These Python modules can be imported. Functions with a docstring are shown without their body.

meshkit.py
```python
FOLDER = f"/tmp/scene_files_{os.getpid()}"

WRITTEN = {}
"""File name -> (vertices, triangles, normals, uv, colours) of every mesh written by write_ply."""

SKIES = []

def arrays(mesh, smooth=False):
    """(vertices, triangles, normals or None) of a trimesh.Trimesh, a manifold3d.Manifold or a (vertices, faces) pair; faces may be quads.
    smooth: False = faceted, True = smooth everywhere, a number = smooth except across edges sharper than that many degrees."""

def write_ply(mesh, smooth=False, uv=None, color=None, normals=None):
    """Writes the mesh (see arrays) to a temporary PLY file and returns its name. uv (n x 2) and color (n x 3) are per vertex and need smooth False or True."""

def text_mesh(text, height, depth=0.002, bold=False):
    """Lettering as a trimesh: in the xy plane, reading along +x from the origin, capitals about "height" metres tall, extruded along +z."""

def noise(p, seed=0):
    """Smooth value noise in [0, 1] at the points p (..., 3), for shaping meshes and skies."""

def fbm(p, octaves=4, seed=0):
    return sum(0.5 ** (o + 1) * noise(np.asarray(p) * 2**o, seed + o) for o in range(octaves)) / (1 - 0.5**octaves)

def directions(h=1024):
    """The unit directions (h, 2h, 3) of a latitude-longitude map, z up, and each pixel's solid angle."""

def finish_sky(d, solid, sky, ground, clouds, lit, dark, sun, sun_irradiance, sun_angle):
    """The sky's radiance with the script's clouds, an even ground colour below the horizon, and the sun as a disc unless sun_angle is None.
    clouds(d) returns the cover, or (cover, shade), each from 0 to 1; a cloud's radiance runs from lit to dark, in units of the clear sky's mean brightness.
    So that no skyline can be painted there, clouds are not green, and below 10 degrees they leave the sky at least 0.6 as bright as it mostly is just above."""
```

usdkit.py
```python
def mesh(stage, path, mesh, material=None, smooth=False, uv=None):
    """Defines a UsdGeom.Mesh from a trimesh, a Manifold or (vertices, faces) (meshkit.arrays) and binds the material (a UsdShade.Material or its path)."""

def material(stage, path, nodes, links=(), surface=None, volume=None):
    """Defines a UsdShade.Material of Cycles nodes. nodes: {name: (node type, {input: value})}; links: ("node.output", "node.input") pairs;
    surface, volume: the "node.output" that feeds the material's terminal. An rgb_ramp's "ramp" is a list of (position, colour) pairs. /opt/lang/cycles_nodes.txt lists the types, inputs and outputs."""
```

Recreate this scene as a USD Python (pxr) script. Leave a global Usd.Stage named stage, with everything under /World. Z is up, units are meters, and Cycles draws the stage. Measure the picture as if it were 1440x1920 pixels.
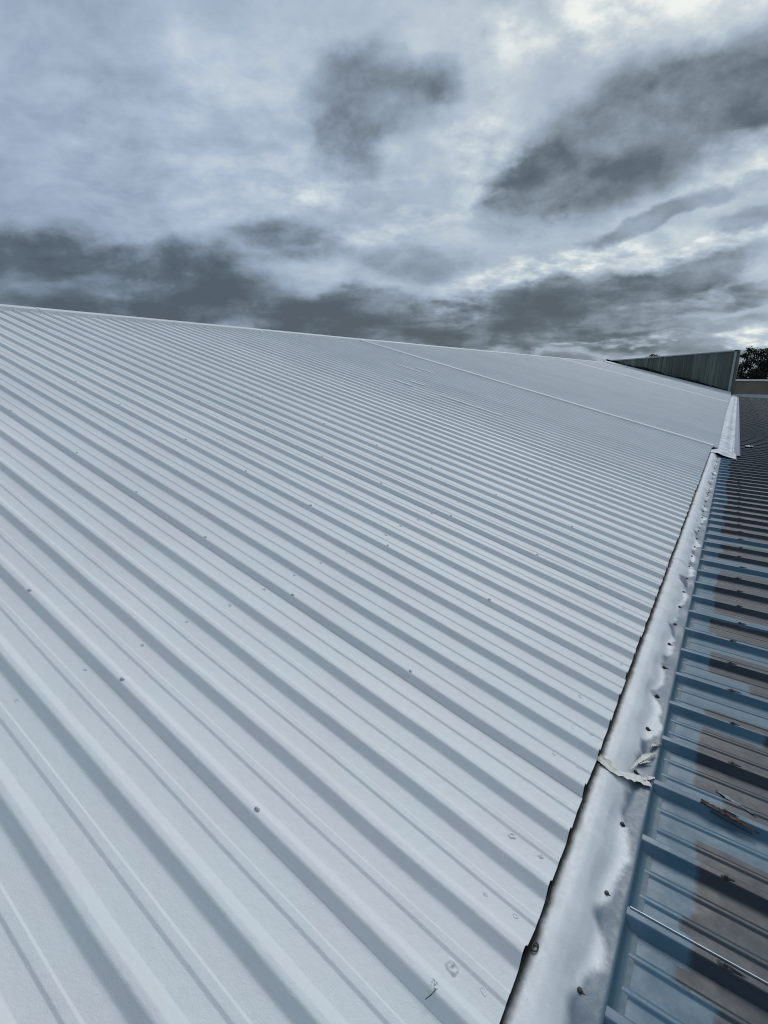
import math, random
import numpy as np
import trimesh
import meshkit, usdkit
from pxr import Gf, Sdf, Usd, UsdGeom, UsdLux, UsdShade, Vt

stage = Usd.Stage.CreateInMemory()
UsdGeom.SetStageUpAxis(stage, UsdGeom.Tokens.z)
UsdGeom.SetStageMetersPerUnit(stage, 1.0)
UsdGeom.Xform.Define(stage, "/World")
UsdGeom.Scope.Define(stage, "/World/Looks")
rnd = random.Random(11)
rng = np.random.default_rng(11)
L = "/World/Looks/"

# ------------------------------------------------------------------ camera (at the origin, 1.58 m over the lower roof)
EXPOSURE = 0.0
YAW, PITCH = -0.6002, 0.26805
cam = UsdGeom.Camera.Define(stage, "/World/camera")
cam.CreateHorizontalApertureAttr(36.0)
cam.CreateVerticalApertureAttr(48.0)
cam.CreateFocalLengthAttr(36.0 * 936.48 / 1440.0)
cam.CreateExposureAttr(EXPOSURE)
cam.CreateClippingRangeAttr(Gf.Vec2f(0.05, 20000.0))
_fw = np.array([math.sin(YAW) * math.cos(PITCH), math.cos(YAW) * math.cos(PITCH), -math.sin(PITCH)])
_rt = np.array([math.cos(YAW), -math.sin(YAW), 0.0])
_up = np.cross(_rt, _fw)
UsdGeom.Xformable(cam).AddTransformOp().Set(Gf.Matrix4d(*_rt, 0, *_up, 0, *(-_fw), 0, 0, 0, 0, 1))

# ------------------------------------------------------------------ sky and sun (overcast)
SKY_STRENGTH = 0.1
SUN_AZ, SUN_EL = math.radians(-2.0), math.radians(48.0)
SUN_INTENSITY, SUN_ANGLE = 0.36, 28.0


class G:
    """Collects shader nodes and links."""

    def __init__(self):
        self.n, self.l, self.k = {}, [], 0

    def node(self, kind, out, ins=None, **vals):
        self.k += 1
        name = f"{kind}_{self.k}"
        v = dict(vals)
        for key, x in (ins or {}).items():
            if isinstance(x, str) and "." in x:
                self.l.append((x, f"{name}.{key}"))
            else:
                v[key] = x
        self.n[name] = (kind, v)
        return f"{name}.{out}"

    def math(self, op, a, b=0.0, c=0.0, clamp=False):
        ins = {k: v for k, v in (("value1", a), ("value2", b), ("value3", c))}
        return self.node("math", "value", ins, math_type=op, use_clamp=clamp)

    def vmath(self, op, a, b=(0, 0, 0), out="vector", scale=None):
        ins = {"vector1": a, "vector2": b}
        if scale is not None:
            ins["scale"] = scale
        return self.node("vector_math", out, ins, math_type=op)

    def smooth(self, x, lo, hi, a=0.0, b=1.0):
        return self.node("map_range", "result", {"value": x}, range_type="smoothstep", from_min=lo, from_max=hi, to_min=a, to_max=b)

    def lin(self, x, lo, hi, a=0.0, b=1.0):
        return self.node("map_range", "result", {"value": x}, range_type="linear", from_min=lo, from_max=hi, to_min=a, to_max=b, clamp=True)

    def noise(self, vec, scale, detail=3.0, rough=0.5, dist=0.0, out="fac"):
        return self.node("noise_texture", out, {"vector": vec}, scale=scale, detail=detail, roughness=rough, distortion=dist)

    def mixc(self, fac, a, b, blend="mix"):
        return self.node("mix", "color", {"fac": fac, "color1": a, "color2": b}, mix_type=blend)

    def make(self, path, surface):
        return usdkit.material(stage, path, self.n, self.l, surface=surface)


# dark and bright cloud masses: azimuth, elevation, half length, half height, tilt (degrees), weight
DARK = [(-11.06, 19.7, 10.6, 4.1, 11.5, 0.95), (-20.6, 16.2, 4.2, 3.3, 19.35, 0.7), (-2.5, 22.6, 5.5, 3.0, 8.0, 0.7), (-35.94, 24.06, 5.6, 3.0, 6.82, 0.62), (-38.07, 21.18, 2.94, 2.37, 1.33, 0.35), (-29.28, 25.41, 2.26, 1.44, 5.49, 0.4), (-60.5, 8.3, 13.5, 3.9, 0.5, 0.72), (-67.82, 9.87, 4.61, 1.9, 6.46, 0.4), (-52.61, 11.66, 11.39, 1.84, 6.58, 0.35), (-50.43, 7.47, 10.33, 2.6, -1.71, 0.3), (-36.0, 6.3, 8.8, 2.1, -2.67, 0.85), (-43.15, 13.07, 5.75, 1.51, -1.57, 0.4), (-31.6, 11.04, 6.01, 1.67, -0.53, 0.5), (-16.73, 6.66, 14.72, 2.14, 3.78, 0.95), (-5.61, 8.62, 5.72, 1.41, 8.25, 0.8), (-8.03, 13.64, 6.68, 1.0, 14.2, 0.65), (-1.72, 12.18, 2.52, 0.95, 5.38, 0.5), (-24.09, 3.99, 23.51, 1.29, -2.64, 0.7), (-8.64, 4.53, 11.97, 0.79, 2.03, 0.5), (0.64, 7.01, 2.53, 0.81, 6.77, 0.5), (-64.31, 25.78, 7.83, 7.03, -4.38, 0.14), (-15.68, 0.69, 36.91, 0.75, -0.23, 0.5), (-39.0, 4.58, 28.51, 1.62, -3.41, 0.45)]
BRIGHT = [(-14.65, 27.23, 10.48, 2.59, 1.92, 0.55), (-25.43, 19.59, 3.6, 4.94, 23.62, 0.4), (-16.04, 10.26, 10.15, 1.27, 6.31, 0.7), (-27.01, 6.78, 3.86, 1.27, 8.55, 0.6), (-2.14, 16.95, 3.5, 2.3, 17.38, 0.5), (-3.41, 10.56, 5.67, 0.72, 9.09, 0.55), (-11.33, 2.98, 6.34, 0.36, 1.85, 0.8), (-0.15, 3.58, 2.37, 0.64, -2.43, 0.7), (-38.7, 17.24, 6.68, 1.3, 8.01, 0.3), (-52.0, 20.0, 15.0, 7.0, 6.0, 0.20), (-35.49, 14.15, 9.02, 1.02, 10.73, 0.35), (-4.93, 6.78, 7.07, 0.47, 4.88, 0.4)]


def sky_material():
    g = G()
    d = g.node("texture_coordinate", "generated")
    sep = "separate_xyz_s"
    g.n[sep] = ("separate_xyz", {})
    g.l.append((d, sep + ".vector"))
    zz = g.math("add", g.math("maximum", sep + ".z", 0.0), 0.30)
    plane = g.node("combine_xyz", "vector", {"x": g.math("divide", sep + ".x", zz), "y": g.math("divide", sep + ".y", zz), "z": 0.0})
    # the clouds drift in streets that run across the view
    plane = g.node("mapping", "vector", {"vector": plane}, rotation=(0, 0, -0.6), scale=(1.0, 1.0, 1.0))
    wide = g.node("mapping", "vector", {"vector": plane}, scale=(0.8, 1.1, 1.0))
    ang = g.node("mapping", "vector", {"vector": d}, scale=(1.0, 1.0, 1.25))
    w1 = g.noise(plane, 2.6, 5, 0.55, 0.0, "color")
    w2 = g.noise(ang, 9.0, 6, 0.62, 0.0, "color")
    off = g.vmath("add", g.vmath("scale", g.vmath("subtract", w1, (0.5, 0.5, 0.5)), scale=0.15), g.vmath("scale", g.vmath("subtract", w2, (0.5, 0.5, 0.5)), scale=0.07))
    off = g.vmath("multiply", off, (1.0, 1.0, 0.55))
    dw = g.vmath("add", d, off)

    def total(blobs, lo, hi):
        acc = None
        for az, el, a, b, tilt, w in blobs:
            az, el, tilt = map(math.radians, (az, el, tilt))
            c = np.array([math.sin(az) * math.cos(el), math.cos(az) * math.cos(el), math.sin(el)])
            h = np.array([math.cos(az), -math.sin(az), 0.0])
            v = np.cross(h, c)
            ea = (h * math.cos(tilt) + v * math.sin(tilt)) / math.radians(a)
            eb = (-h * math.sin(tilt) + v * math.cos(tilt)) / math.radians(b)
            p = g.vmath("dot_product", dw, tuple(ea), "value")
            q = g.vmath("dot_product", dw, tuple(eb), "value")
            q0 = float(eb @ c)
            p = g.math("subtract", p, float(ea @ c))
            q = g.math("subtract", q, q0)
            r = g.math("multiply_add", p, p, g.math("multiply", q, q))
            s = g.smooth(r, lo, hi, w, 0.0)
            acc = s if acc is None else g.math("add", acc, s)
        return acc

    dark = g.math("minimum", total(DARK, 0.3, 1.75), 1.05)
    bright = g.math("minimum", total(BRIGHT, 0.0, 1.8), 1.0)
    n1 = g.noise(wide, 3.0, 8, 0.56, 0.3)
    n2 = g.noise(ang, 9.5, 8, 0.62, 0.1)
    n3 = g.noise(g.node("mapping", "vector", {"vector": plane}, scale=(0.9, 1.1, 1.0)), 11.0, 6, 0.56)
    # whole-sky brightness: lighter towards the sun's side and overhead
    sunside = g.vmath("dot_product", d, (math.sin(SUN_AZ) * math.cos(SUN_EL), math.cos(SUN_AZ) * math.cos(SUN_EL), math.sin(SUN_EL)), "value")
    base = g.lin(sunside, -0.2, 1.0, 0.28, 0.745)
    low = g.lin(sep + ".z", 0.0, 0.16, 0.05, 0.0)
    t = g.math("subtract", base, low)
    t = g.math("multiply_add", g.math("subtract", n1, 0.5), 0.50, t)
    t = g.math("multiply_add", g.math("subtract", n2, 0.5), 0.38, t)
    t = g.math("multiply_add", g.math("subtract", n3, 0.5), 0.15, t)
    ds = g.math("multiply", dark, g.lin(g.math("multiply_add", n1, 0.6, g.math("multiply", n2, 0.4)), 0.36, 0.62, 1.08, 0.62))
    bs = g.math("multiply", bright, g.lin(n3, 0.38, 0.62, 0.2, 1.2))
    t = g.math("multiply_add", ds, -0.55, t)
    t = g.math("multiply_add", bs, 0.40, t)
    t = g.math("maximum", g.math("minimum", t, 1.0), 0.0)
    k = 1.0 / SKY_STRENGTH
    ramp = g.node("rgb_ramp", "color", {"fac": t}, ramp=[(0.0, (0.078, 0.100, 0.130)), (0.14, (0.105, 0.138, 0.178)), (0.32, (0.195, 0.245, 0.315)), (0.5, (0.305, 0.378, 0.495)), (0.66, (0.405, 0.49, 0.62)), (0.82, (0.555, 0.63, 0.715)), (1.0, (0.83, 0.87, 0.9))])
    side = g.smooth(g.vmath("dot_product", d, (0.93, 0.36, 0.0), "value"), -0.75, 0.15)
    tint = g.mixc(side, (1.0, 1.02, 1.02), (1.045, 1.03, 0.96))
    ramp = g.vmath("multiply", ramp, tint)
    cloud = g.vmath("scale", ramp, scale=k)
    sky = g.node("sky_texture", "color", sky_type="single_scattering", sun_disc=False, sun_elevation=SUN_EL, sun_rotation=SUN_AZ)
    colr = g.mixc(0.97, sky, cloud)
    bg = g.node("background_shader", "background", {"color": colr}, strength=SKY_STRENGTH)
    return g.make(L + "cloudy_sky", bg)


dome = UsdLux.DomeLight.Define(stage, "/World/sky")
UsdShade.MaterialBindingAPI.Apply(dome.GetPrim()).Bind(sky_material())
dome.GetPrim().SetCustomDataByKey("kind", "structure")
dome.GetPrim().SetCustomDataByKey("label", "overcast sky of grey and white cloud with dark cloud masses")
dome.GetPrim().SetCustomDataByKey("category", "sky")
sun = UsdLux.DistantLight.Define(stage, "/World/sun")
sun.CreateIntensityAttr(SUN_INTENSITY)
sun.CreateAngleAttr(SUN_ANGLE)
sun.CreateNormalizeAttr(True)
sun.CreateColorAttr(Gf.Vec3f(1.0, 0.98, 0.95))
_z = Gf.Vec3d(math.sin(SUN_AZ) * math.cos(SUN_EL), math.cos(SUN_AZ) * math.cos(SUN_EL), math.sin(SUN_EL))
_x = Gf.Cross(Gf.Vec3d(0, 0, 1), _z).GetNormalized()
_y = Gf.Cross(_z, _x)
UsdGeom.Xformable(sun).AddTransformOp().Set(Gf.Matrix4d(*_x, 0, *_y, 0, *_z, 0, 0, 0, 0, 1))


# ------------------------------------------------------------------ helpers
USED = {}


def path_for(parent, name):
    base = f"{parent}/{name}"
    k = USED.get(base, -1) + 1
    USED[base] = k
    return base if k == 0 else f"{base}_{k:03d}"


def keys(prim, label=None, cat=None, group=None, kind=None):
    for k, v in (("label", label), ("category", cat), ("group", group), ("kind", kind)):
        if v:
            prim.SetCustomDataByKey(k, v)
    return prim


def thing(name, label, cat, loc=(0, 0, 0), group=None, kind=None):
    x = UsdGeom.Xform.Define(stage, path_for("/World", name))
    if any(loc):
        x.AddTranslateOp().Set(Gf.Vec3d(*map(float, loc)))
    return keys(x.GetPrim(), label, cat, group, kind)


def part(parent, name, m, mat, smooth=False, label=None, kind=None):
    where = parent if isinstance(parent, str) else str(parent.GetPath())
    p = usdkit.mesh(stage, path_for(where, name), m, mat, smooth=smooth).GetPrim()
    return keys(p, label, kind=kind)


def top(name, m, mat, label, cat, smooth=False, group=None, kind=None):
    return keys(part("/World", name, m, mat, smooth), label, cat, group, kind)


def grid(P):
    """P (n, m, 3) -> vertices, quads (normal up when the first index runs +x and the second +y)."""
    n, m = P.shape[:2]
    i = np.arange(n * m).reshape(n, m)
    q = np.stack([i[:-1, :-1], i[1:, :-1], i[1:, 1:], i[:-1, 1:]], -1).reshape(-1, 4)
    return P.reshape(-1, 3), q


def tri(v, q):
    return trimesh.Trimesh(v, np.vstack([q[:, [0, 1, 2]], q[:, [0, 2, 3]]]), process=False)


def join(*ms):
    return trimesh.util.concatenate([m if isinstance(m, trimesh.Trimesh) else tri(*m) for m in ms])


def box(x0, x1, y0, y1, z0, z1):
    m = trimesh.creation.box((x1 - x0, y1 - y0, z1 - z0))
    m.apply_translation(((x0 + x1) / 2, (y0 + y1) / 2, (z0 + z1) / 2))
    return m


def round_profile(pts, radii, steps=3):
    """Rounds the corners of an open polyline."""
    out = [pts[0]]
    for i in range(1, len(pts) - 1):
        a, b, c = (np.array(pts[j], float) for j in (i - 1, i, i + 1))
        r = radii[i] if np.ndim(radii) else radii
        u, w = a - b, c - b
        lu, lw = np.linalg.norm(u), np.linalg.norm(w)
        s, e = b + u / lu * min(r, lu * 0.45), b + w / lw * min(r, lw * 0.45)
        for t in np.linspace(0, 1, steps):
            out.append(tuple((1 - t) ** 2 * s + 2 * t * (1 - t) * b + t * t * e))
    out.append(pts[-1])
    return np.array(out)


# ------------------------------------------------------------------ materials
def white_coating(name, base=(0.60, 0.62, 0.64), dirt=0.07, bump=0.5):
    g = G()
    pos = g.node("geometry", "position")
    big = g.noise(pos, 0.9, 4, 0.55)
    streak = g.noise(g.node("mapping", "vector", {"vector": pos}, scale=(0.6, 5.0, 0.6)), 2.0, 4, 0.6)
    fine = g.noise(pos, 55.0, 3, 0.6)
    c = g.mixc(g.lin(big, 0.35, 0.65), base, tuple(b * (1 - dirt) for b in base))
    c = g.mixc(g.lin(streak, 0.45, 0.75, 0.0, 0.5), c, tuple(b * (1 - 1.5 * dirt) for b in base))
    c = g.mixc(g.lin(fine, 0.3, 0.7, 0.0, 0.35), c, tuple(min(1, b * 1.05) for b in base))
    c = g.mixc(g.smooth(g.noise(pos, 3.4, 4, 0.6), 0.4, 0.62, 0.0, 0.55), c, (base[0] * 0.93, base[1] * 1.0, base[2] * 0.985))
    drip = g.noise(g.node("mapping", "vector", {"vector": pos}, scale=(1.1, 30.0, 1.1)), 1.5, 4, 0.65)
    c = g.mixc(g.smooth(drip, 0.6, 0.78, 0.0, 0.4), c, tuple(b * 0.84 for b in base))
    stip = g.noise(pos, 260.0, 3, 0.65)
    wav = g.noise(pos, 38.0, 3, 0.5)
    b1 = g.node("bump", "normal", {"height": wav}, strength=bump, distance=0.0034)
    b2 = g.node("bump", "normal", {"height": stip, "normal": b1}, strength=bump * 1.2, distance=0.0013)
    s = g.node("principled_bsdf", "BSDF", {"base_color": c, "normal": b2, "roughness": g.lin(fine, 0.3, 0.7, 0.42, 0.62)}, specular_ior_level=0.35)
    return g.make(L + name, s)


def plain(name, color, rough=0.5, metal=0.0, var=0.12, scale=20.0, spec=0.5):
    g = G()
    pos = g.node("geometry", "position")
    n = g.noise(pos, scale, 4, 0.6)
    c = g.mixc(g.lin(n, 0.3, 0.7), tuple(x * (1 - var) for x in color), tuple(min(1, x * (1 + var)) for x in color))
    b = g.node("bump", "normal", {"height": n}, strength=0.2, distance=0.002)
    s = g.node("principled_bsdf", "BSDF", {"base_color": c, "normal": b}, roughness=rough, metallic=metal, specular_ior_level=spec)
    return g.make(L + name, s)


WHITE = [white_coating("white_roof_coating", (0.664, 0.683, 0.706), 0.09), white_coating("white_roof_coating_b", (0.646, 0.668, 0.693), 0.10), white_coating("white_roof_coating_c", (0.678, 0.693, 0.715), 0.10)]
GLINT = plain("glint_white", (0.76, 0.78, 0.79), 0.45, 0, 0.02, 12.0)  # paler white that carries the glints in its colour
SHADE_WHITE = plain("shade_band_white", (0.44, 0.475, 0.50), 0.6, 0, 0.1, 3.0)  # darkened white: the shade band at the far joint, put into the colour
SCREW_WHITE = plain("coated_screw", (0.42, 0.44, 0.46), 0.6, 0, 0.75, 110.0)
DARK_METAL = plain("dark_screw", (0.035, 0.034, 0.036), 0.55, 0.2, 0.5, 150.0)
RUST = plain("rust_brown", (0.075, 0.05, 0.042), 0.85, 0, 0.55, 60.0, 0.2)
TORN = plain("torn_tape", (0.62, 0.62, 0.58), 0.7, 0, 0.2, 70.0, 0.3)
GAP_BLACK = plain("black_gap", (0.015, 0.016, 0.018), 0.9, 0, 0.3, 40.0, 0.1)  # near-black for strips that stand in for shaded gaps

H = 1.45          # camera height over the white roof's eave rib tops
SL = 0.26328      # white roof slope
XE = -0.2394      # eave
XR = -9.68        # ridge
P1, Y1 = 0.21988, 0.3247 + 0.0   # rib pitch and where a rib top's near edge lies
RH = 0.029
YJ = 12.72        # joint between near and far section
YW = 48.0         # wall at the far end


def zw(x):
    return -H - SL * (x - XE)


def white_profile(pitches, jitter=0.0):
    """(y, z) from the near base of a rib over whole pitches; z = 0 at rib tops."""
    pts, rad = [], []
    for k in range(pitches):
        o = k * P1
        for s, z, r in ((-0.0232, -RH, .006), (0.0, 0.0, .0055), (0.023, 0.0, .0055), (0.049, -RH, .006), (0.1035, -RH, .002), (0.112, -RH + .0048, .002), (0.133, -RH + .0048, .002), (0.1385, -RH, .002)):
            pts.append((o + s + rnd.uniform(-jitter, jitter), z))
            rad.append(r)
    pts.append((pitches * P1 - 0.0240, -RH))
    rad.append(0)
    return round_profile(pts, rad)


def white_sheet(y0, pitches, x0, x1, nx, thick=0.004, wob=0.0018, dz=0.0, eave_wob=0.004):
    pr = white_profile(pitches, 0.0006)
    xs = np.linspace(x0, x1, nx)
    X, Yg = np.meshgrid(xs, pr[:, 0] + y0, indexing="ij")
    e = eave_wob * (meshkit.noise(np.stack([Yg * 9, Yg * 0, Yg * 0 + y0], -1)) - 0.5) * 2
    tt = (X - x0) / (x1 - x0)
    X = X + e * tt**30
    Z = zw(X) + pr[None, :, 1] + dz
    q = np.stack([X * 1.3, Yg * 2.2, X * 0], -1)
    Z = Z + wob * (meshkit.fbm(q, 3, 5) - 0.5) * 2
    q2 = np.stack([X * 3.0, Yg * 11.0, X * 0 + 7], -1)
    Yg = Yg + 0.0028 * (meshkit.noise(q2, 3) - 0.5) * 2
    P = np.stack([X, Yg, Z], -1)
    topm = grid(P)
    edge = np.stack([P[-1], P[-1] - np.array([0, 0, thick])])
    under = P[::-1].copy()
    under[..., 2] -= thick
    return join(topm, grid(edge), grid(under))


# ------------------------------------------------------------------ ground
def ground_material():
    g = G()
    pos = g.node("geometry", "position")
    n = g.noise(pos, 0.05, 6, 0.6)
    n2 = g.noise(pos, 2.5, 5, 0.6)
    c = g.mixc(g.smooth(n, 0.42, 0.58), (0.05, 0.065, 0.03), (0.11, 0.1, 0.085))
    c = g.mixc(g.lin(n2, 0.3, 0.7, 0.0, 0.5), c, (0.04, 0.045, 0.028))
    return g.make(L + "ground", g.node("principled_bsdf", "BSDF", {"base_color": c}, roughness=0.95))


GZ = -7.5
top("ground", box(-1500, 1500, -1500, 1500, GZ - 0.5, GZ), ground_material(), "flat ground far below the roofs, grass and bare earth", "ground", kind="structure")

# ------------------------------------------------------------------ the white roofed building
wb = thing("white_roofed_building", "long building under a white coated ribbed metal roof rising left from the eave", "building")
WALL = plain("painted_block_wall", (0.42, 0.41, 0.38), 0.8, 0, 0.1, 6.0)
body = trimesh.creation.extrude_polygon(__import__("shapely").Polygon([(-0.335, GZ), (-0.335, zw(-0.335) - 0.07), (XR, zw(XR) - 0.07), (2 * XR + 0.335, zw(-0.335) - 0.07), (2 * XR + 0.335, GZ)]), 51.0)
body.apply_transform(np.array([[1, 0, 0, 0], [0, 0, -1, YW], [0, 1, 0, 0], [0, 0, 0, 1.0]]))
part(wb, "wall", body, WALL)

n0 = -14
sheets, k = [], n0
while True:
    y0 = Y1 + k * P1
    pit = min(4, int(round((YJ - y0) / P1)))
    if pit < 1:
        break
    near = y0 < 6
    m = white_sheet(y0, pit, XR + 0.03, XE + rnd.uniform(-0.003, 0.003), 60 if near else 26, dz=rnd.uniform(-.0008, .0008))
    s = part(wb, "roof_sheet", m, WHITE[(0, 1, 2, 0, 2, 1)[len(sheets) % 6]], True)
    sheets.append((y0, y0 + pit * P1, s))
    k += pit
YJ = Y1 + k * P1 - 0.0225
# far section: its eave stands out further, drifting back
YF0 = YJ + 0.06


def xfar(y):
    return float(np.interp(y, [YJ, 23, 48], [-0.118, -0.19, -0.235]))


y0 = YF0 + 0.02
while y0 + 4 * P1 < YW - 0.1:
    m = white_sheet(y0, 4, XR + 0.03, xfar(y0 + .44), 8, dz=rnd.uniform(0.002, 0.006) + 0.012, wob=0.003, eave_wob=0.006)
    part(wb, "roof_sheet", m, WHITE[rnd.randrange(3)], True)
    y0 += 4 * P1


def slope_bar(ya, yb, xa, xb, h0, h1, dz=0.0, nx=14, wob=0.003):
    """A folded cap lying along the slope: flat top, sides down."""
    pr = round_profile([(ya, h0), (ya + 0.006, h1), (yb - 0.006, h1), (yb, h0)], 0.01)
    xs = np.linspace(xa, xb, nx)
    P = np.zeros((nx, len(pr), 3))
    P[..., 0] = xs[:, None]
    P[..., 1] = pr[None, :, 0]
    P[..., 2] = zw(xs)[:, None] + pr[None, :, 1] + dz + (wob * (rng.random(nx) - 0.5))[:, None]
    end = np.stack([P[-1], np.column_stack([P[-1, :, 0], P[-1, :, 1], np.minimum(P[-1, :, 2], zw(xs[-1]) + h0)])])
    return join(grid(P), grid(end))


part(wb, "joint_cap", slope_bar(YJ - 0.03, YF0 + 0.05, XR + 0.1, XE + 0.02, -0.03, 0.028), WHITE[0], 35, "raised white cap over the joint of the two roof sections")
part(wb, "joint_cap", slope_bar(33.6, 34.3, XR + 0.1, xfar(34) - 0.02, -0.03, 0.004, 0.012), SHADE_WHITE, 35)  # darker colour imitates the shade band across the far section

# ridge cap in lengths, folded both ways, with a turned-down lip
y0 = -3.2
while y0 < YW - 0.2:
    y1 = min(y0 + 2.4, YW - 0.05)
    pr = round_profile([(XR - 0.2, -0.045), (XR - 0.19, -0.036), (XR, 0.012), (XR + 0.19, -0.036 - 0.002), (XR + 0.203, -0.112)], 0.008)
    ys = np.linspace(y0, y1 - 0.004, 6)
    P = np.zeros((len(pr), 6, 3))
    P[..., 0] = pr[:, None, 0]
    P[..., 1] = ys[None, :]
    P[..., 2] = zw(XR) + pr[:, None, 1] + 0.022 + rnd.uniform(-.003, .003)
    part(wb, "ridge_cap", grid(P), WHITE[0], 35)
    y0 = y1
# the slope beyond the ridge
bs = np.array([[[2 * XR - XE, -3.2, zw(XE) - .02], [2 * XR - XE, YW, zw(XE) - .02]], [[XR - .02, -3.2, zw(XR) - .03], [XR - .02, YW, zw(XR) - .03]]])
part(wb, "back_slope", grid(bs), WHITE[1])


def place_on_slope(m, x, y, top_plane=True, lift=0.0):
    """Stands a small mesh (z up) on the slope."""
    m = m.copy()
    a = math.atan(SL)
    m.apply_transform(trimesh.transformations.rotation_matrix(a, [0, 1, 0]))
    m.apply_translation((x, y, zw(x) + (0.0 if top_plane else -RH) + lift))
    return m


def screw_mesh(r=0.0075, head=0.0045, washer=0.010):
    w = trimesh.creation.cone(radius=washer, height=0.0045, sections=14)
    w.apply_translation((0, 0, -0.0008))
    h = trimesh.creation.cylinder(radius=r * 0.8, height=head, sections=6)
    h.apply_translation((0, 0, head / 2 + 0.0016))
    return trimesh.util.concatenate([w, h])


def coated_screw(seed):
    """A fixing drowned in coating: an uneven low dome."""
    m = trimesh.creation.icosphere(2, 1.0)
    v = m.vertices
    m.vertices = v * (0.75 + 0.5 * meshkit.noise(v * 1.3 + seed * 3.7, seed))[:, None] * np.array([0.0090, 0.0075, 0.0058])
    return m


def blister_mesh(rad, h, seed, ring=True):
    """A soft ring-shaped blister or footmark in the coating."""
    r = np.linspace(0, 1, 8)
    a = np.linspace(0, 2 * math.pi, 18, endpoint=True)
    R, A = np.meshgrid(r, a, indexing="ij")
    wob = 0.55 + 0.9 * meshkit.noise(np.stack([np.cos(A) * 1.5, np.sin(A) * 1.5, A * 0 + seed], -1), seed)
    wob[:, -1] = wob[:, 0]
    prof = np.exp(-((R - 0.62) / 0.2) ** 2) + (0.0 if ring else 0.9) * np.exp(-(R / 0.35) ** 2)
    z = h * prof * (0.1 + 1.5 * meshkit.noise(np.stack([np.cos(A) * 1.9, np.sin(A) * 1.9, R * 2.2 + seed * 3.1], -1), seed)) * (1 - R**6) - 0.0006
    z[:, -1] = z[:, 0]
    P = np.stack([R * rad * wob * np.cos(A), R * rad * wob * np.sin(A) * 0.8, z], -1)
    return tri(*grid(P))


def sheet_at(y):
    for a, b, s in sheets:
        if a - 0.03 <= y < b - 0.03:
            return s
    return sheets[-1][2]


# stitch screws on every fourth rib, along the purlins
n_white = 0
for xp in (-0.99, -1.695, -2.365, -3.03, -3.75, -4.72, -5.5):
    for j in range(-3, 9):
        y = 0.776 + j * 4 * P1 + rnd.uniform(-.006, .006)
        if y < -0.6 or y > 7 - abs(xp) * 0.5:
            continue
        x = xp + rnd.uniform(-.012, .012)
        part(sheet_at(y), "screw", place_on_slope(coated_screw(n_white), x, y, True, 0.0), SCREW_WHITE, True)
        n_white += 1
# pan fixings and coating marks in every pan: one row up the slope, one close to the eave
for j in range(-3, 24):
    y = 0.505 + j * P1 - 0.003
    if -0.4 < y < 4.3:
        m = blister_mesh(rnd.uniform(.009, .013), rnd.uniform(.003, .005), j + 9, rnd.random() < .7)
        part(sheet_at(y), "coated_fixing", place_on_slope(m, -1.842 + rnd.uniform(-.012, .012), y, False), WHITE[1], True)
for j in range(0, 22):
    y = 0.628 + j * P1
    for xx, sz in ((-0.374, 0.012), (-0.286, 0.010)):
        if rnd.random() < 0.85 and y < 4.6:
            m = blister_mesh(sz * rnd.uniform(.8, 1.25), rnd.uniform(.0025, .005), 40 + j, rnd.random() < .6)
            part(sheet_at(y), "coated_fixing", place_on_slope(m, xx + rnd.uniform(-.012, .012), y - (0.0 if xx < -.3 else -.012) + rnd.uniform(-.01, .01), False), WHITE[0], True)
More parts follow.
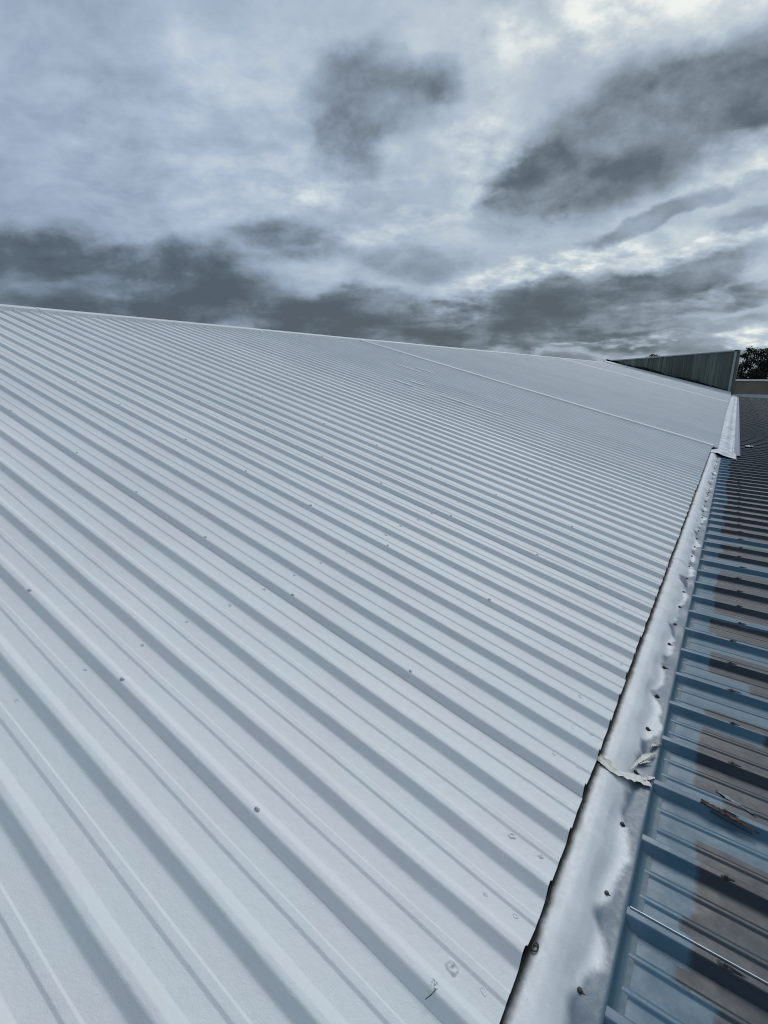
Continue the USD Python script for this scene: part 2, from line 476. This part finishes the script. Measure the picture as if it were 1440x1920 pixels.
part(sheet_at(.83), "coating_blister", place_on_slope(blister_mesh(.024, .007, 77, False), -0.374, 0.852, False), WHITE[0], True, "wrinkled ring shaped blister in the coating")
part(sheet_at(.776), "coating_blister", place_on_slope(blister_mesh(.015, .007, 78, False), -0.385, 0.776, True, -0.003), WHITE[0], True)
# long pale strips up the slope, standing in for bright glints
for xa, xb, kk in ((-6.65, -6.0, 45), (-6.35, -5.9, 47), (-5.42, -5.0, 36), (-4.4, -3.2, 36), (-5.3, -5.0, 38)):
    yy = Y1 + kk * P1 + 0.0115
    part(sheet_at(yy), "glint_strip", slope_bar(yy - .020, yy + .040, xa, xb, -0.004, 0.007, 0, 10, .004), GLINT, True)

# ------------------------------------------------------------------ the lower roof
lb = thing("lower_roofed_building", "lower building with a weathered brown metal roof partly painted blue", "building")
HL, SL2, P2, YL = 1.5788, 0.03516, 0.305, 1.6614
RH2 = 0.035


def zl(x):
    return -HL - SL2 * x


def blue_material():
    g = G()
    pos = g.node("geometry", "position")
    sp = "separate_xyz_s"
    g.n[sp] = ("separate_xyz", {})
    g.l.append((pos, sp + ".vector"))
    x, y = sp + ".x", sp + ".y"
    # how far the blue paint was rolled out, strip by strip along the eave (metres / 2)
    rs = random.Random(5)
    N = 256
    span = 14.0
    ext = np.zeros(N)
    i = 0
    while i < N:
        w = rs.choice([2, 3, 4, 5])
        ext[i : i + w] = 0.11 + rs.uniform(-.018, .022) + (0.9 if rs.random() < 0.10 and i < 110 else 0)
        i += w
    rows = ((0.95, 1.16, .42), (1.16, 1.235, .20), (1.235, 1.33, .105), (1.33, 1.40, .135), (1.40, 1.50, .105), (1.50, 1.62, .135), (1.62, 1.675, .135), (1.675, 1.74, .13), (1.74, 1.80, .125), (1.80, 2.03, 1.9), (2.03, 2.10, .20), (2.10, 2.26, .10), (2.26, 2.33, .10), (2.33, 2.46, .10), (2.46, 2.52, .11), (2.52, 2.56, .35), (2.56, 2.70, .112), (2.70, 2.74, 1.4), (2.74, 2.80, 1.8), (2.80, 2.97, 1.8), (2.97, 3.05, .3), (3.05, 3.2, .11), (3.2, 3.34, .11), (3.75, 3.95, 1.8), (4.9, 5.1, 1.5), (5.8, 5.95, 1.5))
    for a, b, e in rows:
        ext[int(round(a / span * N)) : int(round(b / span * N))] = e
    col = [(v / 2, v / 2, v / 2) for v in ext]
    yn = g.math("multiply_add", g.math("subtract", g.noise(pos, 22.0, 3, 0.6), 0.5), 0.02, y)
    fac = g.math("divide", yn, span)
    g.k += 1
    nm = f"rgb_ramp_{g.k}"
    g.n[nm] = ("rgb_ramp", {"ramp": [(j / N, c) for j, c in enumerate(col)], "interpolate": False})
    g.l.append((fac, nm + ".fac"))
    e = g.math("multiply", nm + ".color", 2.0)
    n = g.noise(pos, 14.0, 5, 0.65)
    nn = g.noise(pos, 60.0, 3, 0.6)
    edge = g.math("subtract", g.math("multiply_add", g.math("subtract", n, 0.5), 0.035, x), e)
    edge = g.math("multiply_add", g.math("subtract", nn, 0.5), 0.010, edge)
    m = g.smooth(edge, -0.012, 0.010, 1.0, 0.0)
    streak = g.noise(g.node("mapping", "vector", {"vector": pos}, scale=(1.2, 16.0, 4.0)), 1.6, 5, 0.6)
    brown = g.mixc(g.lin(streak, 0.3, 0.7), (0.018, 0.029, 0.042), (0.034, 0.048, 0.064))
    brown = g.mixc(g.lin(g.noise(pos, 3.0, 4, 0.6), 0.4, 0.7, 0, .6), brown, (0.038, 0.039, 0.045))
    blue = g.mixc(g.lin(streak, 0.3, 0.7), (0.042, 0.104, 0.155), (0.074, 0.152, 0.212))
    blue = g.mixc(g.lin(g.noise(pos, 7.0, 4, 0.6), 0.45, 0.75, 0, .55), blue, (0.075, 0.128, 0.185))
    # white overspray that drifted on to the paint next to the flashing
    over = g.smooth(g.math("multiply_add", g.math("subtract", n, .5), .05, x), -0.03, 0.06, 0.22, 0.0)
    blue = g.mixc(over, blue, (0.30, 0.36, 0.46))
    c = g.mixc(m, brown, blue)
    spk = g.smooth(g.noise(pos, 120.0, 2, 0.5), 0.68, 0.74)
    c = g.mixc(g.math("multiply", spk, 0.5), c, (0.03, 0.03, 0.033))
    b = g.node("bump", "normal", {"height": g.noise(pos, 45.0, 4, 0.6)}, strength=0.25, distance=0.0015)
    rough = g.node("mix_float", "result", {"fac": m, "a": g.lin(n, .3, .7, .34, .5), "b": g.lin(n, .3, .7, .34, .5)})
    s = g.node("principled_bsdf", "BSDF", {"base_color": c, "normal": b, "roughness": rough}, specular_ior_level=0.32)
    return g.make(L + "lower_roof_paint", s)


BLUE = blue_material()


def lower_profile(pitches):
    pts, rad = [], []
    for k in range(pitches):
        o = k * P2
        for s, z, r in ((-0.021, -RH2, .005), (0.0, 0.0, .0035), (0.0275, 0.0, .0035), (0.050, -RH2, .005), (0.098, -RH2, .003), (0.107, -RH2 + .005, .003), (0.118, -RH2 + .005, .003), (0.127, -RH2, .003), (0.199, -RH2, .003), (0.208, -RH2 + .005, .003), (0.219, -RH2 + .005, .003), (0.228, -RH2, .003)):
            pts.append((o + s, z))
            rad.append(r)
    # the lap: the last rib is covered by the next sheet's first one
    pts += [(pitches * P2 - 0.0217, -RH2)]
    rad += [0]
    return round_profile(pts, rad)


XL1 = 4.5
LAP = plain("lap_edge_metal", (0.30, 0.36, 0.41), 0.4, 0.3, 0.1, 30.0)
lower, kk = [], -10
while YL + kk * P2 + 3 * P2 < YW - 0.2:
    y0 = YL + kk * P2
    near = y0 < 8
    pr = lower_profile(3)
    xs = np.concatenate([np.linspace(-0.25, 0.9, 20 if near else 4), np.linspace(1.0, XL1, 8 if near else 3)])
    X, Yg = np.meshgrid(xs, pr[:, 0] + y0, indexing="ij")
    Z = zl(X) + pr[None, :, 1] + rnd.uniform(-.0008, .0008) + 0.0022 * (meshkit.fbm(np.stack([X * 2, Yg * 1.7, X * 0], -1), 3, 9) - .5)
    P = np.stack([X, Yg, Z], -1)
    s = part(lb, "roof_sheet", grid(P), BLUE, True)
    lower.append((y0, y0 + 3 * P2, s))
    # the free edge of the sheet laps the last rib: a bright raw edge along its far side
    lap = box(0, 1, -0.0012, 0.0012, 0, 0.0022)
    yy = y0 + 0.0262
    P = np.zeros((8, 4, 3))
    P[..., 0] = np.linspace(-0.03, XL1, 8)[:, None]
    P[..., 1] = yy + np.array([-.0016, -.0012, .0012, .0016])
    P[..., 2] = zl(P[..., 0]) + np.array([-.002, .0032, .0032, -.004]) + 0.0012
    if kk == -1:
        part(s, "lap_edge", grid(P), LAP)
    kk += 3
lbody = box(-0.33, XL1 - 0.1, -2.0, YW - 0.05, GZ, zl(XL1) - RH2 - 0.06)
part(lb, "wall", lbody, WALL)


def lower_at(y):
    for a, b, s in lower:
        if a - 0.03 <= y < b - 0.03:
            return s
    return lower[-1][2]


def smear_mesh(seed, lx, ly):
    """A dark sealant dab drawn out along the rib, with a tail."""
    r = np.linspace(0, 1, 6)
    a = np.linspace(0, 2 * math.pi, 16)
    R, A = np.meshgrid(r, a, indexing="ij")
    w = 0.6 + 0.8 * meshkit.noise(np.stack([np.cos(A) * 2, np.sin(A) * 2, A * 0 + seed * 1.7], -1), seed)
    w[:, -1] = w[:, 0]
    tail = 1 + 1.1 * np.exp(-((A - 0.15) / 0.25) ** 2)
    tail[:, -1] = tail[:, 0]
    z = 0.0035 * (1 - R**2) * (0.6 + 0.8 * w) - 0.0004
    return tri(*grid(np.stack([R * lx * w * tail * np.cos(A), R * ly * w * np.sin(A), z], -1)))


for j in range(-3, 26):
    y = YL + j * P2 + 0.013
    x = 0.212 + rnd.uniform(-.014, .014) + (0.04 if j > 6 else 0)
    sm = trimesh.util.concatenate([smear_mesh(j + 30, rnd.uniform(.014, .026), rnd.uniform(.007, .011)), screw_mesh(.0065, .0055, .010)])
    sm.apply_translation((x, y - 0.004, zl(x) + 0.001))
    part(lower_at(y), "sealed_screw", sm, DARK_METAL, True)

# ------------------------------------------------------------------ apron flashing between the two roofs
fl = thing("apron_flashing", "bent white apron flashing under the eave, its screwed skirt lying on the blue ribs", "flashing")


def flashing_material():
    g = G()
    pos = g.node("geometry", "position")
    sp = "separate_xyz_s"
    g.n[sp] = ("separate_xyz", {})
    g.l.append((pos, sp + ".vector"))
    x = sp + ".x"
    n = g.noise(pos, 9.0, 5, 0.62)
    nf = g.noise(pos, 45.0, 4, 0.62)
    spots = g.noise(pos, 230.0, 2, 0.5)
    scal = g.noise(g.node("mapping", "vector", {"vector": pos}, scale=(0.5, 1.0, 0.0)), 3.6, 2.5, 0.5)
    xx = g.math("multiply_add", g.math("subtract", scal, 0.5), 0.26, x)
    xx = g.math("multiply_add", g.math("subtract", nf, 0.5), 0.010, xx)
    # white coating on the roll, blue-grey undercoat on the skirt, near-black band up under the eave
    white = g.mixc(g.lin(n, .3, .7), (0.54, 0.575, 0.60), (0.66, 0.695, 0.73))
    under = g.mixc(g.lin(n, .3, .7), (0.085, 0.128, 0.175), (0.15, 0.195, 0.25))
    c = g.mixc(g.smooth(xx, -0.112, -0.080), white, under)
    x3 = g.math("multiply_add", g.math("subtract", n, .5), .012, x)
    c = g.mixc(g.smooth(x3, -0.052, -0.036), c, (0.052, 0.108, 0.15))
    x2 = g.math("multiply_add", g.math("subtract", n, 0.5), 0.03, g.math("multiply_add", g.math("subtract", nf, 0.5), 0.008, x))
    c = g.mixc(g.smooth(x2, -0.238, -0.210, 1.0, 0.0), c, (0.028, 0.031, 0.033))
    c = g.mixc(g.math("multiply", g.smooth(spots, 0.7, 0.76), 0.55), c, (0.12, 0.12, 0.13))
    b1 = g.node("bump", "normal", {"height": n}, strength=0.3, distance=0.006)
    b2 = g.node("bump", "normal", {"height": g.noise(pos, 240.0, 3, .6), "normal": b1}, strength=0.3, distance=0.0008)
    s = g.node("principled_bsdf", "BSDF", {"base_color": c, "normal": b2, "roughness": g.lin(nf, .3, .7, .34, .52)}, specular_ior_level=0.45)
    return g.make(L + "flashing_paint", s)


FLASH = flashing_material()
FP = [(-0.33, -1.534), (-0.262, -1.515), (-0.215, -1.506), (-0.178, -1.512), (-0.146, -1.529), (-0.122, -1.550), (-0.106, -1.5665), (-0.092, -1.5710), (-0.070, -1.5725), (-0.040, -1.5745), (-0.0345, -1.583), (-0.029, -1.600), (-0.017, -1.609), (0.004, -1.6122)]


def flash_seg(y0, y1, shift=0.0, prof=FP, amp=1.0):
    pr = round_profile(prof, 0.012, 4)
    ny = max(4, int((y1 - y0) / 0.02))
    ys = np.linspace(y0, y1, ny)
    X, Yg = np.meshgrid(pr[:, 0], ys, indexing="ij")
    Z = np.repeat(pr[:, 1][:, None], ny, 1)
    ph = (Yg - (YL + 0.013)) / P2
    skirt = np.exp(-((X + 0.083) / 0.04) ** 2)
    dent = 0.5 - 0.5 * np.cos(2 * math.pi * ph)
    nz = meshkit.fbm(np.stack([X * 9, Yg * 3.3, X * 0], -1), 3, 21) - 0.5
    nd = meshkit.noise(np.stack([Yg * 0, Yg * 1.9, Yg * 0 + 4], -1), 8)
    Z = Z - amp * skirt * dent * (0.004 + 0.012 * nd) + amp * 0.010 * nz * np.exp(-((X + 0.13) / 0.07) ** 2)
    X = X + amp * (0.024 * (nd - .5) + 0.014 * (dent - .5)) * np.exp(-((X + 0.115) / 0.032) ** 2)
    X = X + shift
    Z = Z - SL2 * shift
    return grid(np.stack([X, Yg, Z], -1))


YS = 12.30   # where the flashing steps out
cuts = [-2.2, -0.45, 1.965, 4.70, 5.72, 8.1, 10.4, YS]
segs = []
for a, b in zip(cuts[:-1], cuts[1:]):
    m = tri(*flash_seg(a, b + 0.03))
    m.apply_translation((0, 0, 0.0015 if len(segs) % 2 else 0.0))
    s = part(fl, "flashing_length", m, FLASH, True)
    segs.append((a, b, s))
for j in range(-6, 35):
    y = YL + j * P2 + 0.014 + rnd.uniform(-.008, .008)
    if y > YS - 0.1:
        break
    s = [q for a, b, q in segs if a <= y < b][0]
    x = -0.102 + rnd.uniform(-.006, .006)
    m = screw_mesh(.0085, .0065, .0130)
    if rnd.random() < .55:
        m = trimesh.util.concatenate([m, smear_mesh(j + 70, .012, .008)])
    m.apply_translation((x, y, -1.5695))
    part(s, "screw", m, DARK_METAL, True)
# a dab of loose tie wire by the dark gap
ring = trimesh.creation.torus(major_radius=.0075, minor_radius=.0020, major_sections=20, minor_sections=8)
ring.apply_transform(np.diag([1.0, 1.6, 1, 1]))
ring.apply_translation((-0.2235, 1.055, -1.5005))
part(segs[1][2], "wire_clip", ring, DARK_METAL, True)

# far length: stepped out, with its own bright hem and a junction piece
FMAT = plain("far_flashing_white", (0.50, 0.54, 0.60), 0.45, 0, 0.38, 4.0, 0.3)
FBLUE = plain("far_blue_band", (0.065, 0.105, 0.18), 0.45, 0, 0.15, 4.0)


def far_strip(y0, y1, pr, ripple=0.0):
    ny = max(4, int((y1 - y0) / 0.1))
    ys = np.linspace(y0, y1, ny)
    P = np.zeros((len(pr), ny, 3))
    for i, (x, z) in enumerate(pr):
        P[i, :, 0] = x
        P[i, :, 1] = ys
        P[i, :, 2] = z + ripple * (0.5 - 0.5 * np.cos(2 * math.pi * (ys - YL) / P2)) * (1 if 1 < i < len(pr) - 2 else 0) + ripple * .7 * (meshkit.noise(np.stack([ys * 1.3, ys * 0 + i, ys * 0], -1), 4) - .5)
    return grid(P)


ff = thing("far_apron_flashing", "far stretch of white flashing, stepped out beyond the dark notch, reaching the end wall", "flashing")
cutsf = [YS + .02, 18, 24, 30, 36, 42, YW - 0.3]
for a, b in zip(cutsf[:-1], cutsf[1:]):
    part(ff, "flashing_length", far_strip(a, b - .004, [(-0.30, -1.53), (-0.13, -1.503), (-0.03, -1.503), (0.02, -1.515), (0.05, -1.545), (0.09, -1.556), (0.13, -1.560), (0.136, -1.550), (0.162, -1.553), (0.168, -1.572)], -0.026), FMAT, True)
    part(ff, "blue_band", far_strip(a, b - .004, [(0.165, -1.5735), (0.24, -1.5775), (0.275, -1.580), (0.28, -1.6)]), FBLUE, True)
jp = np.array([[[-0.235, 11.98, -1.500], [-0.232, 12.36, -1.492]], [[-0.10, 11.92, -1.50], [-0.10, 12.40, -1.488]], [[-0.02, 11.90, -1.536], [0.0, 12.44, -1.500]], [[0.10, 11.86, -1.566], [0.11, 12.52, -1.545]], [[0.20, 11.80, -1.577], [0.19, 12.50, -1.556]], [[0.215, 11.78, -1.60], [0.205, 12.50, -1.575]]])
part(ff, "junction_piece", grid(jp), FMAT, 40, "wide white junction piece at the step in the flashing")
notch = box(-0.236, -0.12, 12.60, 12.66, -1.505, -1.40)
part(wb, "eave_gap_plate", join(box(-0.30, -0.122, 12.70, 12.715, -1.52, zw(-0.2) - 0.012), box(-0.30, -0.26, -3.0, 12.70, -1.515, -1.497)), GAP_BLACK, False, "black plates standing in for the dark opening where the eave steps out")  # black boxes in place of the shade under the eave

# ------------------------------------------------------------------ torn tape, flakes and debris
def ribbon(points, widths, seed, lift=0.006, up=(0, 0, 1)):
    """A crumpled strip along points."""
    pts = np.array(points, float)
    t = np.linspace(0, 1, len(pts))
    tt = np.linspace(0, 1, 26)
    c = np.stack([np.interp(tt, t, pts[:, i]) for i in range(3)], 1)
    w = np.interp(tt, np.linspace(0, 1, len(widths)), widths)
    d = np.gradient(c, axis=0)
    side = np.cross(np.array(up, float), d)
    side /= np.linalg.norm(side, axis=1)[:, None]
    r = np.random.default_rng(seed)
    P = np.zeros((26, 5, 3))
    for i, s in enumerate((-1, -.5, 0, .5, 1)):
        jag = w * (1 + 0.35 * (r.random(26) - .5) * (abs(s) == 1))
        P[:, i] = c + side * (s * jag / 2)[:, None] + np.array([0, 0, 1.0]) * (lift * r.random(26) * (0.4 + 0.6 * abs(s)))[:, None]
    a = tri(*grid(P))
    b = a.copy()
    b.vertices[:, 2] -= 0.0012
    b.invert()
    return trimesh.util.concatenate([a, b])


def fz(x):
    pr = np.array(FP)
    return float(np.interp(x, pr[:, 0], pr[:, 1])) + 0.004


def on_flash(pts, lift=0.0):
    return [(x, y, fz(x) + lift) for x, y in pts]


t1 = ribbon(on_flash([(-0.242, 1.897), (-0.197, 1.871), (-0.157, 1.868), (-0.12, 1.907), (-0.083, 1.9375), (-0.055, 1.932), (-0.0405, 1.925)], .003), [.030, .046, .050, .048, .046, .034, .006], 1, .007)
t1b = ribbon(on_flash([(-0.074, 1.947), (-0.057, 1.966), (-0.035, 1.9955)], .004), [.024, .024, .004], 2, .006)
tape = thing("torn_tape_strip", "longest torn strip of pale tape, fork ended, stuck across the flashing joint", "tape", group=None)
part(tape, "strip", t1, TORN, 40)
part(tape, "forked_end", t1b, TORN, 40)
t2 = thing("torn_tape_strip", "feather shaped torn tape scrap beside a dark screw above the long strip", "tape")
part(t2, "strip", ribbon(on_flash([(-0.121, 1.948), (-0.104, 2.027), (-0.083, 2.087), (-0.049, 2.14)], .004), [.006, .014, .024, .005], 3, .008), TORN, 40)
part(t2, "forked_end", ribbon(on_flash([(-0.103, 2.019), (-0.079, 2.056), (-0.057, 2.073)], .004), [.008, .014, .003], 4, .005), TORN, 40)
t3 = thing("torn_tape_scrap", "smallest crumpled scrap of pale tape lying alone near the skirt edge", "tape")
part(t3, "strip", ribbon(on_flash([(-0.073, 2.166), (-0.060, 2.196), (-0.055, 2.225)], .003), [.008, .022, .004], 5, .010), TORN, 40)
part(t3, "fold", ribbon(on_flash([(-0.070, 2.209), (-0.052, 2.205), (-0.036, 2.223)], .003), [.005, .014, .004], 6, .010), TORN, 40)

# dark strip of bark-like rust scale hanging over the second blue rib
pts = [(0.125, 1.977, zl(.125) + .001), (0.17, 1.969, zl(.17) + .002), (0.22, 1.962, zl(.22) + .001), (0.26, 1.955, zl(.26) - .003), (0.31, 1.948, zl(.31) - .010)]
db = thing("dark_debris_strip", "long dark brown strip of scale peeling along a blue rib", "debris")
part(db, "scale", ribbon(pts, [.014, .020, .019, .014, .002], 9, .006), RUST, 40)
part(db, "loose_fibre", ribbon([(0.16, 1.957, zl(.16) - .010), (0.22, 1.948, zl(.22) - .014), (0.29, 1.941, zl(.29) - .018)], [.003, .006, .002], 10, .003), DARK_METAL, 40)
FLAKE = plain("blue_flake", (0.10, 0.15, 0.19), 0.5, 0, 0.4, 80.0)
top("paint_flake", ribbon([(0.175, 2.115, zl(.175) - RH2 + .003), (0.215, 2.10, zl(.21) - RH2 + .003), (0.25, 2.085, zl(.25) - RH2 + .003), (0.31, 2.062, zl(.31) - RH2 + .003)], [.004, .017, .013, .002], 12, .003), FLAKE, "thin lifted flake of grey-blue paint in the pan above the dark strip", "flake", 40)
top("white_scrap", ribbon([(0.40, 14.1, zl(.42) + .006), (0.46, 14.15, zl(.47) + .006), (0.54, 14.15, zl(.52) + .006)], [.1, .24, .08], 14, .03), TORN, "small white scrap lying on the far lower roof beside the junction piece", "scrap", 40)


def twig(pts, r):
    v = []
    return trimesh.util.concatenate([trimesh.creation.cylinder(radius=r, segment=[a, b], sections=6) for a, b in zip(pts[:-1], pts[1:])])


top("twig", twig([(-0.376, .768, zw(-.376) + .002), (-0.3765, .760, zw(-.376) + .006), (-0.380, .751, zw(-.380) + .002), (-0.386, .744, zw(-.386) - .005), (-0.389, .742, zw(-.389) - .012)], .0010), DARK_METAL, "tiny dark hooked twig beside the coated blisters near the bottom eave", "twig", 40)

# ------------------------------------------------------------------ the wall at the far end
gw = thing("metal_clad_upper_building", "dark grey green metal clad building end standing beyond the white roof", "building")


def clad_material(name, k):
    g = G()
    pos = g.node("geometry", "position")
    st = g.noise(g.node("mapping", "vector", {"vector": pos}, scale=(3.2, 1.0, 0.12)), 1.6, 5, 0.65)
    st2 = g.noise(g.node("mapping", "vector", {"vector": pos}, scale=(9.0, 1.0, 0.2)), 1.3, 4, 0.6)
    c = g.mixc(g.lin(st, .32, .68), (0.040 * k, 0.060 * k, 0.058 * k), (0.13 * k, 0.155 * k, 0.135 * k))
    c = g.mixc(g.lin(st2, .45, .7, 0, .7), c, (0.19 * k, 0.21 * k, 0.185 * k))
    s = g.node("principled_bsdf", "BSDF", {"base_color": c}, roughness=0.6, specular_ior_level=0.3)
    return g.make(L + name, s)


CLAD = clad_material("wall_cladding", 1.0)
CLADS = [CLAD, clad_material("wall_cladding_pale", 1.25), clad_material("wall_cladding_dark", 0.72)]
TRIM = plain("trim_grey", (0.27, 0.32, 0.33), 0.5, 0, 0.08, 5.0)
XW0, XW1 = -10.4, -0.36
WZ = lambda x: float(np.interp(x, [-9.75, -0.36], [1.14, 1.79]))
x = XW1 - 0.14
while x > XW0 + .1:
    xa = max(x - 0.86, XW0)
    pts = []
    u = xa
    while u < x - 0.01:
        for s, dd in ((0, 0), (.012, -.022), (.04, -.022), (.052, 0)):
            if u + s < x:
                pts.append((u + s, dd))
        u += 0.172
    pts.append((x - 0.004, 0.0))
    pts = np.array(pts)
    P = np.zeros((len(pts), 2, 3))
    P[:, :, 0] = pts[:, None, 0]
    P[:, :, 1] = YW + 0.05 + pts[:, None, 1] + rnd.uniform(-.004, .004)
    P[:, 0, 2] = zw(pts[:, 0]) + 0.16
    P[:, 1, 2] = [max(WZ(q), zw(q) + .17) for q in pts[:, 0]]
    part(gw, "cladding_sheet", grid(P), CLADS[rnd.randrange(3)])
    x = xa
pt = np.array([(XW0, zw(XW0) - .3), (XW1 - .02, zw(XW1) - .3), (XW1 - .02, WZ(XW1) - .02), (-9.75, WZ(-9.75) - .02), (XW0, WZ(-9.75) - .06)])
shp = __import__("shapely").Polygon(pt)
bm = trimesh.creation.extrude_polygon(shp, 12.0)
bm.apply_transform(np.array([[1, 0, 0, 0], [0, 0, -1, YW + 12.09], [0, 1, 0, 0], [0, 0, 0, 1.0]]))
part(gw, "wall", bm, CLAD)
part(gw, "corner_trim", box(XW1 - .14, XW1 + .01, YW - 0.0, YW + .10, zw(XW1) - .35, WZ(XW1) + .03), TRIM)
part(gw, "return_trim", box(XW1 + .012, XW1 + .22, YW + .03, YW + 12.0, -1.9, WZ(XW1) + .03), CLAD)
# capping along the top edge
xs = np.linspace(-9.75, XW1 + .01, 8)
cap = trimesh.util.concatenate([trimesh.creation.box((1, 1, 1))])
P = np.zeros((8, 4, 3))
P[..., 0] = xs[:, None]
P[..., 1] = np.array([YW + .0, YW + .0, YW + .2, YW + .2])
P[..., 2] = np.array([WZ(q) for q in xs])[:, None] + np.array([-.05, .035, .05, -.05])
part(gw, "capping", grid(P), TRIM)
xs = np.linspace(-9.6, XW1 - .16, 40)
P = np.zeros((40, 3, 3))
P[..., 0] = xs[:, None]
P[..., 1] = np.array([YW - .06, YW - .055, YW + .02])
hgap = 0.20 + 0.10 * rng.random(40) + 0.06 * np.sin(xs * 1.7)
P[..., 2] = zw(xs)[:, None]
P[:, 0, 2] += 0.05
P[:, 1, 2] += np.minimum(hgap, .9) + .05
P[:, 2, 2] += np.minimum(hgap, .9) + .05
part(gw, "foot_gap_strip", grid(P), GAP_BLACK, False, "ragged black strip standing in for the dark gap along the foot of the cladding")  # black strip in place of the shade in the foot gap
# white upstand flashing and dark gap at its foot
P = np.zeros((10, 4, 3))
xs = np.linspace(XR + .05, -0.27, 10)
P[..., 0] = xs[:, None]
P[..., 1] = np.array([YW - .62, YW - .60, YW - .12, YW - .10])
P[..., 2] = zw(xs)[:, None] + np.array([0.0, 0.10, 0.17, 0.0])
part(wb, "upstand_flashing", grid(P), WHITE[0], False, "low white upstand flashing at the foot of the metal wall")

# ------------------------------------------------------------------ parapet
pw = thing("parapet_wall", "low beige rendered parapet with pale coping beyond the lower roof", "wall")
BEIGE = plain("beige_render", (0.20, 0.18, 0.135), 0.85, 0, 0.12, 1.5, 0.2)
COPE = plain("pale_coping", (0.72, 0.74, 0.72), 0.5, 0, 0.06, 3.0)
part(pw, "wall", box(XW1 + .24, 6.5, YW + .15, YW + .40, GZ, -0.46), BEIGE)
part(pw, "coping", box(XW1 + .24, 6.5, YW + .08, YW + .48, -0.457, -0.33), COPE)
part(pw, "base_flashing", box(-0.16, 6.5, YW - .16, YW + .147, -1.75, -1.44), plain("base_flashing", (0.50, 0.55, 0.57), 0.5, 0, 0.1, 3.0))

# ------------------------------------------------------------------ trees
def leaf_material():
    g = G()
    oi = g.node("geometry", "random_per_island")
    c = g.mixc(oi, (0.012, 0.016, 0.011), (0.036, 0.044, 0.026))
    s = g.node("principled_bsdf", "BSDF", {"base_color": c}, roughness=0.6, specular_ior_level=0.2)
    return g.make(L + "foliage", s)


LEAF = leaf_material()
BARK = plain("bark", (0.05, 0.04, 0.032), 0.9, 0, 0.3, 6.0, 0.2)


def tree(x, y, h, crown_r, label, n=2600, clumps=16, seed=1, name="broadleaf_tree", low=0.35):
    r = np.random.default_rng(seed)
    t = thing(name, label, "tree", (x, y, GZ))
    segs = []
    hs = np.linspace(0, h * .8, 7)
    cx = np.cumsum(r.normal(0, h * .012, 7))
    cy = np.cumsum(r.normal(0, h * .012, 7))
    spine = np.stack([cx, cy, hs], 1)
    cl = []
    limbs = []
    for i in range(6):
        a, b = spine[i], spine[i + 1]
        limbs.append(trimesh.creation.cone(radius=1, height=1, sections=8) if False else trimesh.creation.cylinder(radius=h * .022 * (1 - i / 7.5), segment=[a, b], sections=8))
    for i in range(clumps):
        f = low + (1 - low) * (i + .5) / clumps
        ang = i * 2.4 + r.uniform(-.5, .5)
        zz = h * f
        rad = crown_r * (math.sin(min(1, (f - low * .8) / (1 - low * .8)) * math.pi * .8 + .35)) * r.uniform(.35, 1.0)
        base = np.array([np.interp(zz * .8, hs, cx), np.interp(zz * .8, hs, cy), zz * .8])
        tip = np.array([base[0] + rad * math.cos(ang), base[1] + rad * math.sin(ang), zz])
        limbs.append(trimesh.creation.cylinder(radius=h * .005, segment=[base, tip], sections=5))
        cl.append((tip, crown_r * r.uniform(.22, .42)))
    part(t, "trunk", trimesh.util.concatenate(limbs), BARK, 40)
    c = np.array([q[0] for q in cl])
    s = np.array([q[1] for q in cl])
    pick = r.integers(0, clumps, n)
    v = r.normal(size=(n, 3))
    v /= np.linalg.norm(v, axis=1)[:, None]
    pos = c[pick] + v * (s[pick] * r.random(n) ** .45)[:, None] * np.array([1.15, 1.15, .75])
    u = r.normal(size=(n, 3))
    u /= np.linalg.norm(u, axis=1)[:, None]
    w = np.cross(u, r.normal(size=(n, 3)))
    w /= np.linalg.norm(w, axis=1)[:, None]
    sz = r.uniform(.10, .24, n)[:, None] * crown_r / 2.6
    V = np.stack([pos + u * sz, pos + w * sz * .5, pos - u * sz, pos - w * sz * .5], 1).reshape(-1, 3)
    part(t, "crown", (V, np.arange(4 * n).reshape(n, 4)), LEAF)


tree(1.72, 92, 11.0, 2.3, "slender dark tree with open top just right of the metal wall", 3600, 20, 3, low=.42)
tree(4.6, 96, 11.2, 3.0, "tall dark tree cut by the right edge of the photo", 4200, 24, 5, low=.35)
tree(0.35, 100, 9.0, 2.2, "short dense dark tree tucked behind the corner of the metal wall", 4200, 22, 8, low=.3)
tree(3.0, 101, 9.2, 2.6, "low rounded dark tree between the two tall ones", 5200, 26, 12, low=.25)
tree(8.0, 99, 10.5, 3.0, "dark tree outside the photo's right edge beside the tall one", 3000, 22, 17, low=.35)
tree(-13.3, 105, 10.75, 2.4, "distant tree whose top just shows over the metal wall", 3000, 20, 21, low=.5)
